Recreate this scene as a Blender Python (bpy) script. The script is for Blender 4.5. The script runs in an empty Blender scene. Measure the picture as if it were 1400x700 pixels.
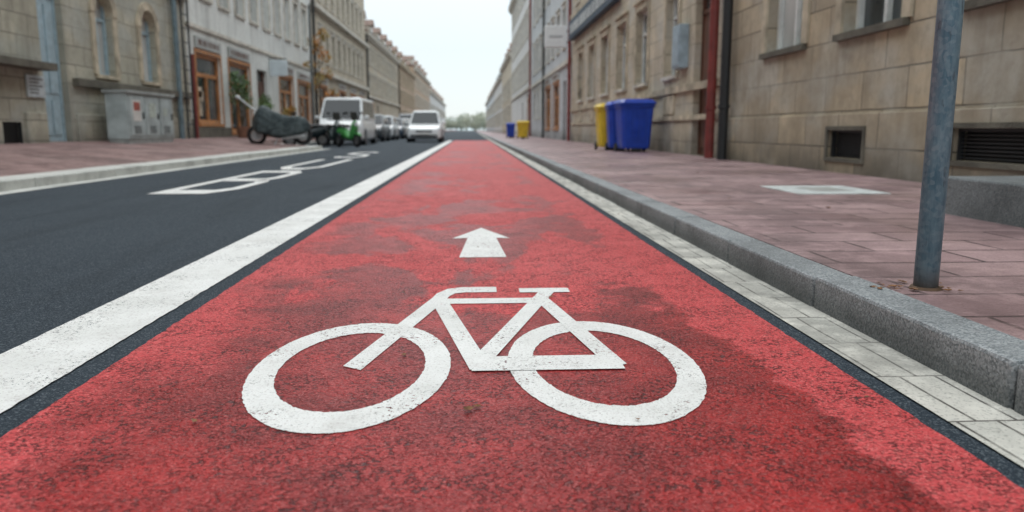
import bpy, bmesh, math, random
from mathutils import Vector, Matrix
random.seed(7)
sc = bpy.context.scene
R = math.radians

# ---------------------------------------------------------------- materials
class M:
    def __init__(s, name, rough=0.6, color=(0.5,0.5,0.5), metal=0.0, spec=0.5):
        s.m = bpy.data.materials.new(name); s.m.use_nodes = True
        s.nt = s.m.node_tree
        s.b = s.nt.nodes['Principled BSDF']
        s.b.inputs['Roughness'].default_value = rough
        s.b.inputs['Base Color'].default_value = (*color, 1)
        s.b.inputs['Metallic'].default_value = metal
        s.b.inputs['Specular IOR Level'].default_value = spec
        s._pos = None
    def put(s, sock, v):
        if v is None: return
        if isinstance(v, bpy.types.NodeSocket): s.nt.links.new(v, sock)
        elif isinstance(v, (tuple, list)):
            if len(v) == 3 and sock.type == 'RGBA': v = (*v, 1)
            sock.default_value = v
        else: sock.default_value = v
    def n(s, t): return s.nt.nodes.new('ShaderNode' + t)
    @property
    def pos(s):
        if s._pos is None: s._pos = s.n('NewGeometry').outputs['Position']
        return s._pos
    def xyz(s):
        sp = s.n('SeparateXYZ'); s.put(sp.inputs[0], s.pos); return sp.outputs
    def comb(s, x, y, z=0.0):
        c = s.n('CombineXYZ'); s.put(c.inputs[0], x); s.put(c.inputs[1], y); s.put(c.inputs[2], z); return c.outputs[0]
    def math(s, op, a, b=None, c=None, clamp=False):
        k = s.n('Math'); k.operation = op; k.use_clamp = clamp
        s.put(k.inputs[0], a); s.put(k.inputs[1], b); s.put(k.inputs[2], c); return k.outputs[0]
    def noise(s, scale, detail=3, rough=0.55, dist=0.0, vec=None, col=False):
        k = s.n('TexNoise'); s.put(k.inputs['Vector'], vec if vec is not None else s.pos)
        k.inputs['Scale'].default_value = scale; k.inputs['Detail'].default_value = detail
        k.inputs['Roughness'].default_value = rough; k.inputs['Distortion'].default_value = dist
        return k.outputs['Color' if col else 'Fac']
    def vor(s, scale, vec=None, feature='F1', out='Distance'):
        k = s.n('TexVoronoi'); k.feature = feature; s.put(k.inputs['Vector'], vec if vec is not None else s.pos)
        k.inputs['Scale'].default_value = scale; return k.outputs[out]
    def ramp(s, v, lo, hi, a=0.0, b=1.0):
        k = s.n('MapRange'); k.clamp = True
        s.put(k.inputs[0], v); s.put(k.inputs[1], lo); s.put(k.inputs[2], hi); s.put(k.inputs[3], a); s.put(k.inputs[4], b)
        return k.outputs[0]
    def mix(s, f, a, b, mode='MIX'):
        k = s.n('Mix'); k.data_type = 'RGBA'; k.blend_type = mode
        s.put(k.inputs[0], f); s.put(k.inputs[6], a); s.put(k.inputs[7], b); return k.outputs[2]
    def bump(s, h, dist, strength=1.0):
        k = s.n('Bump'); k.inputs['Strength'].default_value = strength; k.inputs['Distance'].default_value = dist
        s.put(k.inputs['Height'], h); s.nt.links.new(k.outputs[0], s.b.inputs['Normal'])
    def col(s, v): s.put(s.b.inputs['Base Color'], v)
    def rough(s, v): s.put(s.b.inputs['Roughness'], v)
    def chips(s, fac):
        """mix in transparency (worn-off paint) where fac = 1"""
        tr = s.n('BsdfTransparent'); mx = s.n('MixShader'); out = s.nt.nodes['Material Output']
        s.put(mx.inputs[0], fac); s.nt.links.new(s.b.outputs[0], mx.inputs[1]); s.nt.links.new(tr.outputs[0], mx.inputs[2])
        s.nt.links.new(mx.outputs[0], out.inputs[0])

def simple(name, color, rough=0.6, metal=0.0, var=0.25, scale=6.0, bump=0.0, spec=0.5):
    a = M(name, rough, color, metal, spec)
    f = a.ramp(a.noise(scale, 2), 0.3, 0.7)
    lo = tuple(c*(1-var) for c in color); hi = tuple(min(1, c*(1+var*0.5)) for c in color)
    a.col(a.mix(f, lo, hi))
    a.rough(a.ramp(f, 0, 1, max(0.02, rough-0.08), min(1, rough+0.08)))
    if bump: a.bump(a.noise(scale*12, 1), bump)
    return a.m

def asphalt():
    a = M('asphalt', 0.85, spec=0.3)
    sp = a.vor(230, out='Color'); k = a.n('SeparateColor'); a.put(k.inputs[0], sp)
    g = a.ramp(k.outputs[0], 0.66, 1.0)
    base = a.mix(a.ramp(a.noise(0.5, 4), 0.35, 0.65), (0.018, 0.029, 0.042), (0.028, 0.041, 0.056))
    c = a.mix(g, base, (0.12, 0.145, 0.165))
    x, y, z = a.xyz()
    c = a.mix(a.ramp(a.noise(1.0, 4, vec=a.comb(a.math('MULTIPLY', x, 2.5), a.math('MULTIPLY', y, 0.25), 0)), .5, .7, 0, .35), c, (0.012, 0.018, 0.024))
    a.col(c)
    a.bump(a.math('ADD', a.noise(170, 2), a.vor(230)), 0.004, 0.8)
    return a.m

def red_lane():
    a = M('red_lane_coating', 0.6, spec=0.32)
    x, y, z = a.xyz()
    n1 = a.noise(1.9, 7, 0.66, 0.5)
    xr = a.math('SUBTRACT', 0.79, x)
    xl = a.math('ADD', 0.93, x)
    wob = a.math('MULTIPLY', a.math('SUBTRACT', n1, 0.5), 0.60)
    mr = a.ramp(a.math('ADD', xr, wob), 0.0, 0.03)
    ml = a.ramp(a.math('ADD', xl, a.math('MULTIPLY', wob, 1.6)), 0.0, 0.22)
    m1 = a.math('MULTIPLY', mr, ml)
    n2 = a.noise(1.25, 6, 0.64, 0.35, vec=a.comb(x, a.math('MULTIPLY', y, 0.55), 4.2))
    bias = a.ramp(y, 1.3, 3.0, 0.15, 0.025)
    bias = a.math('SUBTRACT', bias, a.ramp(y, 5.0, 9.0, 0.0, 0.05))
    m2 = a.ramp(a.math('ADD', n2, bias), 0.50, 0.54)
    wet = a.math('MULTIPLY', m1, m2)
    dryc = a.mix(a.ramp(a.noise(0.8, 4), 0.35, 0.7), (0.60, 0.058, 0.062), (0.67, 0.095, 0.10))
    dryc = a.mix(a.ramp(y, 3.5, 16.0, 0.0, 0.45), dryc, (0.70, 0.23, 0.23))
    wetc = a.mix(a.ramp(a.noise(2.6, 5, 0.65), 0.40, 0.62), (0.23, 0.005, 0.006), (0.44, 0.020, 0.020))
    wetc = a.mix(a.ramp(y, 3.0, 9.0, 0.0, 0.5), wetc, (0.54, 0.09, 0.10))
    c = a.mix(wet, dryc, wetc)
    # open-textured surface: dark pores between the grains, gathered in clusters
    v = a.vor(125, vec=a.comb(a.math('MULTIPLY', x, 0.75), y, 0.0))
    pn = a.noise(62, 3, 0.75)
    cl = a.ramp(a.noise(7, 4, 0.7), 0.38, 0.60, 0.25, 1.0)
    pit = a.math('MULTIPLY', a.math('MULTIPLY', a.ramp(v, 0.40, 0.58), a.ramp(pn, 0.47, 0.55)), cl)
    c = a.mix(a.math('MULTIPLY', pit, 0.92), c, (0.035, 0.005, 0.006))
    sp = a.vor(240, out='Color'); k = a.n('SeparateColor'); a.put(k.inputs[0], sp)
    c = a.mix(a.ramp(k.outputs[0], 0.78, 0.95, 0, 0.55), c, (0.10, 0.010, 0.010))
    fl = a.ramp(k.outputs[1], 0.75, 0.95)
    c = a.mix(a.math('MULTIPLY', fl, a.math('SUBTRACT', 0.50, a.math('MULTIPLY', wet, 0.20))), c, (0.85, 0.24, 0.22))
    c = a.mix(a.ramp(a.noise(3.5, 5, 0.7), 0.56, 0.75, 0.0, 0.3), c, (0.18, 0.02, 0.022))
    c = a.mix(a.math('MULTIPLY', a.ramp(a.noise(11, 4, 0.7), 0.67, 0.70), 0.75), c, (0.08, 0.03, 0.03))
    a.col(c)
    a.rough(a.math('SUBTRACT', 0.68, a.math('MULTIPLY', wet, 0.22)))
    h = a.math('ADD', a.math('MULTIPLY', pit, -1.0), a.math('MULTIPLY', v, -0.45))
    h = a.math('ADD', h, a.math('MULTIPLY', a.noise(230, 2), 0.6))
    a.bump(h, 0.0042, 0.9)
    return a.m

def paint():
    a = M('road_marking_paint', 0.6)
    c = a.mix(a.ramp(a.noise(2.5, 5, 0.7), 0.4, 0.75), (0.86, 0.86, 0.84), (0.68, 0.68, 0.65))
    c = a.mix(a.ramp(a.noise(140, 2), 0.56, 0.70, 0, 0.6), c, (0.40, 0.35, 0.33))
    c = a.mix(a.ramp(a.noise(6, 5, 0.75), 0.56, 0.72, 0, 0.40), c, (0.46, 0.42, 0.40))
    a.col(c); a.bump(a.math('ADD', a.noise(160, 2), a.noise(50, 2)), 0.005, 0.7)
    w = a.math('MULTIPLY', a.ramp(a.noise(95, 4, 0.75), 0.58, 0.61), a.ramp(a.noise(4.0, 3), 0.44, 0.60))
    a.chips(w)
    return a.m

def stone(name, c1, c2, mortar, bw, bh, stain=0.5, grime=True, msize=0.010, bumpd=0.012, offs=0.5, c3=None):
    a = M(name, 0.85, spec=0.3)
    x, y, z = a.xyz()
    k = a.n('TexBrick'); k.offset = offs
    vec = a.comb(y, z)
    wob = a.noise(3, 0, col=True)
    va = a.n('VectorMath'); va.operation = 'MULTIPLY_ADD'
    a.put(va.inputs[0], wob); va.inputs[1].default_value = (0.02, 0.012, 0); a.put(va.inputs[2], vec)
    a.put(k.inputs['Vector'], va.outputs[0]); k.inputs['Scale'].default_value = 1.0
    k.inputs['Brick Width'].default_value = bw; k.inputs['Row Height'].default_value = bh
    k.inputs['Mortar Size'].default_value = msize; k.inputs['Mortar Smooth'].default_value = 0.3
    a.put(k.inputs['Color1'], c1); a.put(k.inputs['Color2'], c2); a.put(k.inputs['Mortar'], mortar)
    c = k.outputs['Color']
    if c3:
        c = a.mix(a.ramp(a.noise(0.7, 3, 0.5, vec=a.comb(y, a.math('MULTIPLY', z, 1.6), 7.0)), 0.46, 0.60, 0, 0.75), c, c3)
    big = a.ramp(a.noise(0.9, 5, 0.65), 0.42, 0.68)
    dk = tuple(v*0.48 for v in c1)
    c = a.mix(a.math('MULTIPLY', big, stain), c, dk)
    c = a.mix(a.ramp(a.noise(6, 3, 0.7), 0.45, 0.7, 0, 0.40), c, tuple(v*0.6 for v in c2))
    if grime:
        st = a.noise(1.2, 3, 0.6, vec=a.comb(a.math('MULTIPLY', y, 2.2), a.math('MULTIPLY', z, 0.35), 1.0))
        c = a.mix(a.ramp(st, 0.50, 0.70, 0, 0.5), c, tuple(v*0.42 for v in c1))
        low = a.math('MULTIPLY', a.ramp(z, 0.12, 0.75, 0.8, 0.0), a.ramp(a.noise(1.6, 3), 0.3, 0.6, 0.4, 1.0))
        c = a.mix(low, c, (0.085, 0.08, 0.065))
    a.col(c)
    h = a.math('ADD', a.math('MULTIPLY', k.outputs['Fac'], -1.0), a.math('MULTIPLY', a.noise(18, 3, 0.7), 0.6))
    a.bump(h, bumpd, 0.8)
    return a.m

def paving(name, c1, c2, mortar, bw, bh, rough=0.5, ms=0.006, spec=0.5):
    a = M(name, rough, spec=spec)
    x, y, z = a.xyz()
    k = a.n('TexBrick'); k.offset = 0.5
    wob = a.noise(1.3, 1, col=True)
    va = a.n('VectorMath'); va.operation = 'MULTIPLY_ADD'
    a.put(va.inputs[0], wob); va.inputs[1].default_value = (0.03, 0.03, 0); a.put(va.inputs[2], a.comb(x, y))
    a.put(k.inputs['Vector'], va.outputs[0]); k.inputs['Scale'].default_value = 1.0
    k.inputs['Brick Width'].default_value = bw; k.inputs['Row Height'].default_value = bh
    k.inputs['Mortar Size'].default_value = ms; k.inputs['Mortar Smooth'].default_value = 0.2
    a.put(k.inputs['Color1'], c1); a.put(k.inputs['Color2'], c2); a.put(k.inputs['Mortar'], mortar)
    c = k.outputs['Color']
    c = a.mix(a.ramp(a.noise(1.1, 5, 0.65), 0.42, 0.62, 0, 0.75), c, tuple(v*0.42 for v in c1))
    c = a.mix(a.ramp(a.noise(5, 4, 0.7), 0.48, 0.68, 0, 0.5), c, tuple(min(1, v*1.45) for v in c2))
    c = a.mix(a.ramp(a.noise(130, 1), 0.55, 0.7, 0, 0.5), c, tuple(v*0.35 for v in c1))
    a.col(c)
    a.rough(a.ramp(a.noise(0.9, 3), 0.4, 0.62, rough-0.18, rough+0.2))
    a.bump(a.math('ADD', a.math('MULTIPLY', k.outputs['Fac'], -1.2), a.math('MULTIPLY', a.noise(60, 3), 0.5)), 0.007, 0.9)
    return a.m

def granite(name, c1, c2, dirt=0.0):
    a = M(name, 0.65, spec=0.35)
    k = a.n('SeparateColor'); a.put(k.inputs[0], a.vor(190, out='Color'))
    c = a.mix(a.ramp(k.outputs[0], 0.0, 1.0), c1, c2)
    c = a.mix(a.ramp(a.noise(2.2, 5, 0.7), 0.45, 0.7, 0, 0.6), c, tuple(v*0.45 for v in c1))
    if dirt:
        x, y, z = a.xyz()
        d = a.ramp(a.math('ADD', z, a.math('MULTIPLY', a.noise(7, 4), 0.05)), 0.06, 0.14, dirt, 0.0)
        c = a.mix(d, c, (0.035, 0.036, 0.034))
    a.col(c); a.bump(a.math('ADD', a.noise(80, 3), a.noise(12, 3)), 0.006, 0.8)
    return a.m

def glassy(name, c1, c2):
    a = M(name, 0.08, spec=0.6)
    x, y, z = a.xyz()
    a.col(a.mix(a.ramp(a.noise(0.8, 1, vec=a.comb(a.math('MULTIPLY', y, 1.3), z, x)), 0.35, 0.65), c1, c2))
    a.rough(0.07); a.bump(a.noise(1.5, 1), 0.01, 0.3)
    return a.m

MT = {}
MT['asphalt'] = asphalt(); MT['red'] = red_lane(); MT['paint'] = paint()
MT['sandR1'] = stone('sandstone_blocks', (0.58, 0.475, 0.33), (0.40, 0.35, 0.275), (0.10, 0.088, 0.07), 0.95, 0.44, 0.7, c3=(0.47, 0.46, 0.41))
MT['sandR2'] = stone('sandstone_light', (0.62, 0.54, 0.41), (0.53, 0.46, 0.355), (0.2, 0.17, 0.14), 0.8, 0.40, 0.4, c3=(0.56, 0.54, 0.48))
MT['sandL1'] = stone('sandstone_grey', (0.53, 0.50, 0.40), (0.42, 0.40, 0.325), (0.13, 0.12, 0.10), 0.9, 0.42, 0.55, c3=(0.43, 0.44, 0.40))
MT['sandL3'] = stone('sandstone_ochre', (0.60, 0.53, 0.42), (0.52, 0.46, 0.36), (0.22, 0.19, 0.15), 0.8, 0.4, 0.35)
MT['plaster'] = stone('pale_plaster', (0.74, 0.76, 0.73), (0.70, 0.72, 0.69), (0.64, 0.66, 0.63), 3.5, 1.6, 0.2, msize=0.004, bumpd=0.003)
MT['plaster2'] = stone('grey_plaster', (0.60, 0.63, 0.64), (0.54, 0.57, 0.59), (0.36, 0.38, 0.38), 1.4, 0.5, 0.25, msize=0.006, bumpd=0.004)
MT['brown'] = stone('brown_facade', (0.54, 0.41, 0.30), (0.48, 0.37, 0.28), (0.32, 0.25, 0.2), 1.0, 0.45, 0.25)
MT['far'] = stone('hazed_facade', (0.70, 0.70, 0.68), (0.64, 0.64, 0.63), (0.50, 0.50, 0.49), 1.2, 0.5, 0.15)  # aerial haze painted in: wall colour made paler for far houses
MT['trim'] = simple('stone_trim', (0.52, 0.45, 0.34), 0.85, var=0.45, scale=3, bump=0.01, spec=.3)
MT['trimL'] = simple('stone_trim_light', (0.62, 0.59, 0.52), 0.85, var=0.35, scale=3, bump=0.01, spec=.3)
MT['trimD'] = simple('stone_trim_dark', (0.14, 0.13, 0.105), 0.85, var=0.4, scale=3, bump=0.01, spec=.3)
MT['glass'] = glassy('window_glass', (0.015, 0.022, 0.026), (0.09, 0.10, 0.10))
MT['curtain'] = glassy('curtained_glass', (0.38, 0.39, 0.38), (0.6, 0.6, 0.58))
MT['frame'] = simple('window_frame_white', (0.70, 0.72, 0.70), 0.45, var=0.2)
MT['frameB'] = simple('window_frame_blue', (0.38, 0.50, 0.56), 0.45, var=0.2)
MT['wood'] = simple('shopfront_wood', (0.46, 0.20, 0.07), 0.5, var=0.35, scale=5)
MT['doorD'] = simple('door_wood_dark', (0.12, 0.048, 0.03), 0.45, var=0.35, scale=5)
MT['roof'] = simple('roof_tiles', (0.22, 0.15, 0.12), 0.8, var=0.3, scale=4, bump=0.02)
MT['slate'] = simple('roof_slate', (0.18, 0.20, 0.21), 0.7, var=0.3, scale=4, bump=0.02)
MT['dark'] = simple('dark_metal', (0.02, 0.022, 0.024), 0.55, var=0.3, scale=20)
MT['pave'] = paving('reddish_paving', (0.31, 0.195, 0.20), (0.42, 0.285, 0.285), (0.05, 0.035, 0.036), 0.60, 0.30, 0.50, ms=0.009)
MT['paveL'] = paving('brick_paving', (0.29, 0.185, 0.175), (0.34, 0.235, 0.22), (0.13, 0.09, 0.09), 0.4, 0.2, 0.75, spec=.2)
MT['gutter'] = paving('gutter_pavers', (0.54, 0.53, 0.48), (0.64, 0.62, 0.56), (0.12, 0.11, 0.10), 0.095, 0.32, 0.7, ms=.004, spec=.3)
MT['kerb'] = granite('granite_kerb', (0.15, 0.17, 0.18), (0.42, 0.44, 0.45), dirt=.62)
MT['stepm'] = granite('granite_step', (0.11, 0.125, 0.13), (0.26, 0.28, 0.285))
MT['kerbL'] = granite('pale_kerb', (0.52, 0.53, 0.50), (0.70, 0.70, 0.66))

def galv():
    a = M('galvanised_steel', 0.5, metal=0.15)
    x, y, z = a.xyz()
    n = a.noise(9, 4, 0.7, vec=a.comb(a.math('MULTIPLY', x, 5), a.math('MULTIPLY', y, 5), z))
    c = a.mix(a.ramp(n, 0.35, 0.65), (0.09, 0.20, 0.27), (0.21, 0.35, 0.42))
    k = a.n('SeparateColor'); a.put(k.inputs[0], a.vor(70, out='Color'))
    c = a.mix(a.ramp(k.outputs[0], 0.3, 1.0, 0, 0.4), c, (0.35, 0.47, 0.53))
    sc_ = a.ramp(a.noise(22, 4, 0.7, vec=a.comb(a.math('MULTIPLY', x, 2), a.math('MULTIPLY', y, 2), a.math('MULTIPLY', z, .4))), .62, .68, 0, .6)
    c = a.mix(sc_, c, (0.06, 0.09, 0.11))
    c = a.mix(a.ramp(z, 0.12, 0.20, 0.7, 0.0), c, (0.16, 0.10, 0.06))
    a.col(c); a.bump(a.noise(120, 2), 0.002, 0.5); a.rough(a.ramp(n, 0.3, 0.7, 0.4, 0.6))
    return a.m
MT['galv'] = galv()

# ---------------------------------------------------------------- mesh helpers
def empty(name, loc=(0, 0, 0)):
    e = bpy.data.objects.new(name, None); e.location = loc; e.empty_display_size = 0.2
    sc.collection.objects.link(e); return e

class MB:
    def __init__(s): s.v = []; s.f = []
    def quad(s, *p):
        i = len(s.v); s.v += [tuple(q) for q in p]; s.f.append(tuple(range(i, i+len(p))))
    def box(s, x0, x1, y0, y1, z0, z1):
        if x0 > x1: x0, x1 = x1, x0
        if y0 > y1: y0, y1 = y1, y0
        if z0 > z1: z0, z1 = z1, z0
        i = len(s.v)
        s.v += [(x0,y0,z0),(x1,y0,z0),(x1,y1,z0),(x0,y1,z0),(x0,y0,z1),(x1,y0,z1),(x1,y1,z1),(x0,y1,z1)]
        for q in ((3,2,1,0),(4,5,6,7),(0,1,5,4),(1,2,6,5),(2,3,7,6),(3,0,4,7)): s.f.append(tuple(i+k for k in q))
    def hexa(s, pts):
        i = len(s.v); s.v += [tuple(p) for p in pts]
        for q in ((3,2,1,0),(4,5,6,7),(0,1,5,4),(1,2,6,5),(2,3,7,6),(3,0,4,7)): s.f.append(tuple(i+k for k in q))
    def loft(s, rings, cap=True):
        n = len(rings[0]); i = len(s.v)
        for r in rings: s.v += [tuple(p) for p in r]
        for a in range(len(rings)-1):
            for b in range(n):
                c = (b+1) % n
                s.f.append((i+a*n+b, i+a*n+c, i+(a+1)*n+c, i+(a+1)*n+b))
        if cap:
            s.f.append(tuple(i+b for b in range(n))[::-1]); s.f.append(tuple(i+(len(rings)-1)*n+b for b in range(n)))
    def tube(s, pts, r, n=10):
        rings = []
        for k, p in enumerate(pts):
            p = Vector(p)
            d = (Vector(pts[min(k+1, len(pts)-1)]) - Vector(pts[max(k-1, 0)])).normalized()
            up = Vector((0, 0, 1)) if abs(d.z) < 0.9 else Vector((1, 0, 0))
            u = d.cross(up).normalized(); w = d.cross(u)
            rr = r[k] if isinstance(r, (list, tuple)) else r
            rings.append([p + (u*math.cos(t) + w*math.sin(t))*rr for t in [2*math.pi*j/n for j in range(n)]])
        s.loft(rings)
    def cyl_x(s, cx, cy, cz, r, w, n=20):
        s.tube([(cx-w/2, cy, cz), (cx+w/2, cy, cz)], r, n)
    def torus(s, c, R0, r0, axis='x', n=24, m=8):
        i = len(s.v)
        for a in range(n):
            t = 2*math.pi*a/n
            for b in range(m):
                q = 2*math.pi*b/m
                rad = R0 + r0*math.cos(q); o = r0*math.sin(q)
                if axis == 'x': p = (c[0]+o, c[1]+rad*math.cos(t), c[2]+rad*math.sin(t))
                else: p = (c[0]+rad*math.cos(t), c[1]+o, c[2]+rad*math.sin(t))
                s.v.append(p)
        for a in range(n):
            for b in range(m):
                a2 = (a+1) % n; b2 = (b+1) % m
                s.f.append((i+a*m+b, i+a2*m+b, i+a2*m+b2, i+a*m+b2))
    def build(s, name, mat, parent=None, bevel=0, smooth=False, seg=2, recalc=True, subd=0):
        if not s.v: return None
        me = bpy.data.meshes.new(name); me.from_pydata(s.v, [], s.f)
        me.materials.append(mat)
        if recalc:
            bm = bmesh.new(); bm.from_mesh(me); bmesh.ops.recalc_face_normals(bm, faces=bm.faces); bm.to_mesh(me); bm.free()
        if smooth:
            for p in me.polygons: p.use_smooth = True
        o = bpy.data.objects.new(name, me); sc.collection.objects.link(o)
        if parent: o.parent = parent
        if bevel:
            b = o.modifiers.new('bevel', 'BEVEL'); b.width = bevel; b.segments = seg; b.limit_method = 'ANGLE'; b.angle_limit = R(40)
        if subd:
            q = o.modifiers.new('sub', 'SUBSURF'); q.levels = subd; q.render_levels = subd
        return o

def sheet(name, mat, pts, z):
    b = MB(); b.quad(*[(p[0], p[1], z) for p in pts]); return b.build(name, mat)
def rect(name, mat, x0, x1, y0, y1, z): return sheet(name, mat, [(x0,y0),(x1,y0),(x1,y1),(x0,y1)], z)

# ---------------------------------------------------------------- ground & road
rect('ground', simple('ground_soil', (0.28, 0.31, 0.26), 0.9, scale=0.05), -2500, 2500, -200, 4000, -0.012)
rect('road', MT['asphalt'], -9.2, 4.7, -12, 420, 0.0)
def ragged(name, mat, x0, x1, y0, y1, z, amp):
    b = MB(); y = y0-6.2; L = [(x0, x1, y)]; y = y0
    while y < y1:
        L.append((x0+random.gauss(0, amp), x1+random.gauss(0, amp), y)); y += 0.03 if y < 6 else (0.15 if y < 15 else 2.0)
    L.append((x0, x1, y1))
    for p, q in zip(L, L[1:]): b.quad((p[0],p[2],z),(p[1],p[2],z),(q[1],q[2],z),(q[0],q[2],z))
    return b.build(name, mat)
ragged('bike_lane', MT['red'], -1.005, 1.0, 0.2, 46, 0.004, .0018)
ragged('lane_line', MT['paint'], -1.375, -1.09, 0.2, 46, 0.0045, .0013)
rect('gutter', MT['gutter'], 1.06, 1.255, -6, 150, 0.005)

b = MB(); y = -6.3
while y < 150:
    L = random.choice((0.95, 1.0, 1.0, 1.05))
    dx = random.uniform(-0.006, 0.006); dz = random.uniform(-0.003, 0.003)
    b.box(1.25+dx, 1.405, y+0.004, y+L-0.004, -0.05, 0.12+dz); y += L
b.build('kerb', MT['kerb'], bevel=0.012)
b = MB(); b.quad((1.402, -6, 0.117), (4.7, -6, 0.117), (4.7, 420, 0.117), (1.402, 420, 0.117))
b.quad((1.402, -6, 0.117), (1.402, 420, 0.117), (1.402, 420, 0.0), (1.402, -6, 0.0))
b.build('pavement', MT['pave'])
g = empty('utility_cover')
b = MB(); b.box(2.72, 3.5, 6.25, 7.15, 0.10, 0.124); b.build('concrete_frame', simple('cover_concrete', (0.66, 0.70, 0.69), 0.7, scale=9, bump=0.01), g, bevel=0.004)
b = MB(); b.box(2.95, 3.28, 6.5, 6.9, 0.12, 0.127); b.build('iron_lid', simple('cover_iron', (0.42, 0.43, 0.41), 0.5), g, bevel=0.003)

b = MB(); y = -6.0
while y < 26:
    b.box(-5.42, -4.95+random.uniform(-.005,.005), y+0.005, y+0.995, -0.05, 0.115+random.uniform(-.004,.004)); y += 1.0
y = -7.3
while y < -5.5:
    b.box(y+.004, min(y+0.9, -5.43), 26.5-0.5, 26.5, -0.05, 0.115); y += 0.9
y = 26.5
while y < 150:
    b.box(-7.32, -7.05, y+0.005, y+0.995, -0.05, 0.115); y += 1
b.build('kerb', MT['kerbL'], bevel=0.015)
b = MB()
b.quad((-5.42, -6, 0.112), (-5.42, 26.1, 0.112), (-9.2, 26.1, 0.39), (-9.2, -6, 0.39))
b.quad((-7.32, 26.1, 0.252), (-7.32, 420, 0.252), (-9.2, 420, 0.39), (-9.2, 26.1, 0.39))
b.quad((-7.32, 26.1, 0.252), (-7.32, 420, 0.252), (-7.31, 420, 0.0), (-7.31, 26.1, 0.0))
b.build('pavement', MT['paveL'])
rect('gutter', MT['kerbL'], -4.95, -4.72, -6, 26.5, 0.004)

# ---------------------------------------------------------------- bicycle marking
def strokes(b, pts, w, z, sy, yc, closed=False):
    P = [Vector((p[0], p[1])) for p in pts]; n = len(P); L = []; Rr = []
    for i in range(n):
        if i == 0: d = (P[1]-P[0]).normalized(); m = Vector((-d.y, d.x)); s = 1
        elif i == n-1: d = (P[-1]-P[-2]).normalized(); m = Vector((-d.y, d.x)); s = 1
        else:
            d1 = (P[i]-P[i-1]).normalized(); d2 = (P[i+1]-P[i]).normalized()
            m = Vector((-(d1.y+d2.y), d1.x+d2.x)).normalized(); s = 1/max(0.5, m.dot(Vector((-d1.y, d1.x))))
        L.append(P[i]+m*s*w/2); Rr.append(P[i]-m*s*w/2)
    for i in range(n-1):
        q = [Rr[i], Rr[i+1], L[i+1], L[i]]
        b.quad(*[(p.x, yc+p.y*sy, z) for p in q])
g = empty('bicycle_marking')
zz = 0.0062; SY = 1.78; YC = 2.06
def ring(b, cx, ro, ri, z, n=220):
    e1 = [random.gauss(0, .0008) for _ in range(n)]; e2 = [random.gauss(0, .0008) for _ in range(n)]
    for i in range(n):
        a, c = 2*math.pi*i/n, 2*math.pi*(i+1)/n; j = (i+1) % n
        b.quad(*[(cx+r*math.cos(t), YC+r*math.sin(t)*SY, z) for r, t in ((ri+e1[i], a), (ro+e2[i], a), (ro+e2[j], c), (ri+e1[j], c))])
b = MB(); ring(b, -0.332, 0.268, 0.197, zz); b.build('front_wheel', MT['paint'], g)
b = MB(); ring(b, 0.358, 0.262, 0.193, zz); b.build('rear_wheel', MT['paint'], g)
segs = [('fork', [(-0.333, -0.01), (-0.130, 0.475), (-0.118, 0.515), (-0.088, 0.552), (-0.04, 0.566), (0.095, 0.566)], 0.058),
        ('top_tube', [(-0.125, 0.448), (0.262, 0.448)], 0.050),
        ('down_tube', [(-0.118, 0.42), (0.018, -0.02)], 0.060),
        ('seat_tube', [(0.300, 0.545), (0.012, 0.0)], 0.056),
        ('saddle', [(0.186, 0.55), (0.388, 0.55)], 0.046),
        ('seat_stay', [(0.262, 0.46), (0.398, -0.02)], 0.056),
        ('chain_stay', [(-0.006, 0.0), (0.412, 0.0)], 0.074)]
for i, (nm, p, w) in enumerate(segs):
    b = MB(); strokes(b, p, w, zz+0.0003*(i+1), SY, YC); b.build(nm, MT['paint'], g)
b = MB()
b.v = [(-0.07,3.87,.0065),(0.172,3.87,.0065),(0.142,4.58,.0065),(0.222,4.56,.0065),(0.057,5.06,.0065),(-0.122,4.56,.0065),(-0.03,4.58,.0065)]
b.f = [(0,1,2,6),(2,3,4,5,6)]
b.build('arrow_marking', MT['paint'])
g = empty('lettering_marking')
def letter(nm, pts, y0, hh, z):
    b = MB(); strokes(b, [(-3.28+0.68*p[0], p[1]) for p in pts], 0.13, z, hh, y0); b.build(nm, MT['paint'], g)
letter('letter_b_outline', [(0.85,0.5),(0.98,0.38),(0.98,0.12),(0.8,0.0),(0.08,0.0),(0.08,1.0),(0.8,1.0),(0.95,0.9),(0.95,0.62),(0.85,0.5),(0.2,0.5)], 8.2, 3.9, 0.006)
letter('letter_u', [(0.08,1.0),(0.08,0.15),(0.3,0.0),(0.7,0.0),(0.95,0.15),(0.95,1.0)], 13.0, 4.0, 0.006)
letter('letter_s', [(0.95,0.9),(0.7,1.0),(0.25,1.0),(0.08,0.85),(0.08,0.6),(0.9,0.42),(0.95,0.15),(0.75,0.0),(0.2,0.0),(0.08,0.12)], 18.3, 4.0, 0.006)

# ---------------------------------------------------------------- buildings
POST = simple('window_posters', (.50, .42, .32), .6, var=.9, scale=1.7)
SIGN = simple('sign_board_paint', (.52, .54, .52), .5, var=.5, scale=.25)
def arch_ring(b, ox, a, c, z1, d0, d1, t):
    r = (c-a)/2; yc = (a+c)/2; zs = z1-r; n = 14
    for i in range(n):
        t0, t1 = math.pi*i/n, math.pi*(i+1)/n
        P = lambda rr, tt, d: (ox(d), yc+rr*math.cos(tt), zs+rr*math.sin(tt))
        b.hexa([P(r+.003,t0,d0),P(r+t,t0,d0),P(r+t,t1,d0),P(r+.003,t1,d0),P(r+.003,t0,d1),P(r+t,t0,d1),P(r+t,t1,d1),P(r+.003,t1,d1)])

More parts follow.
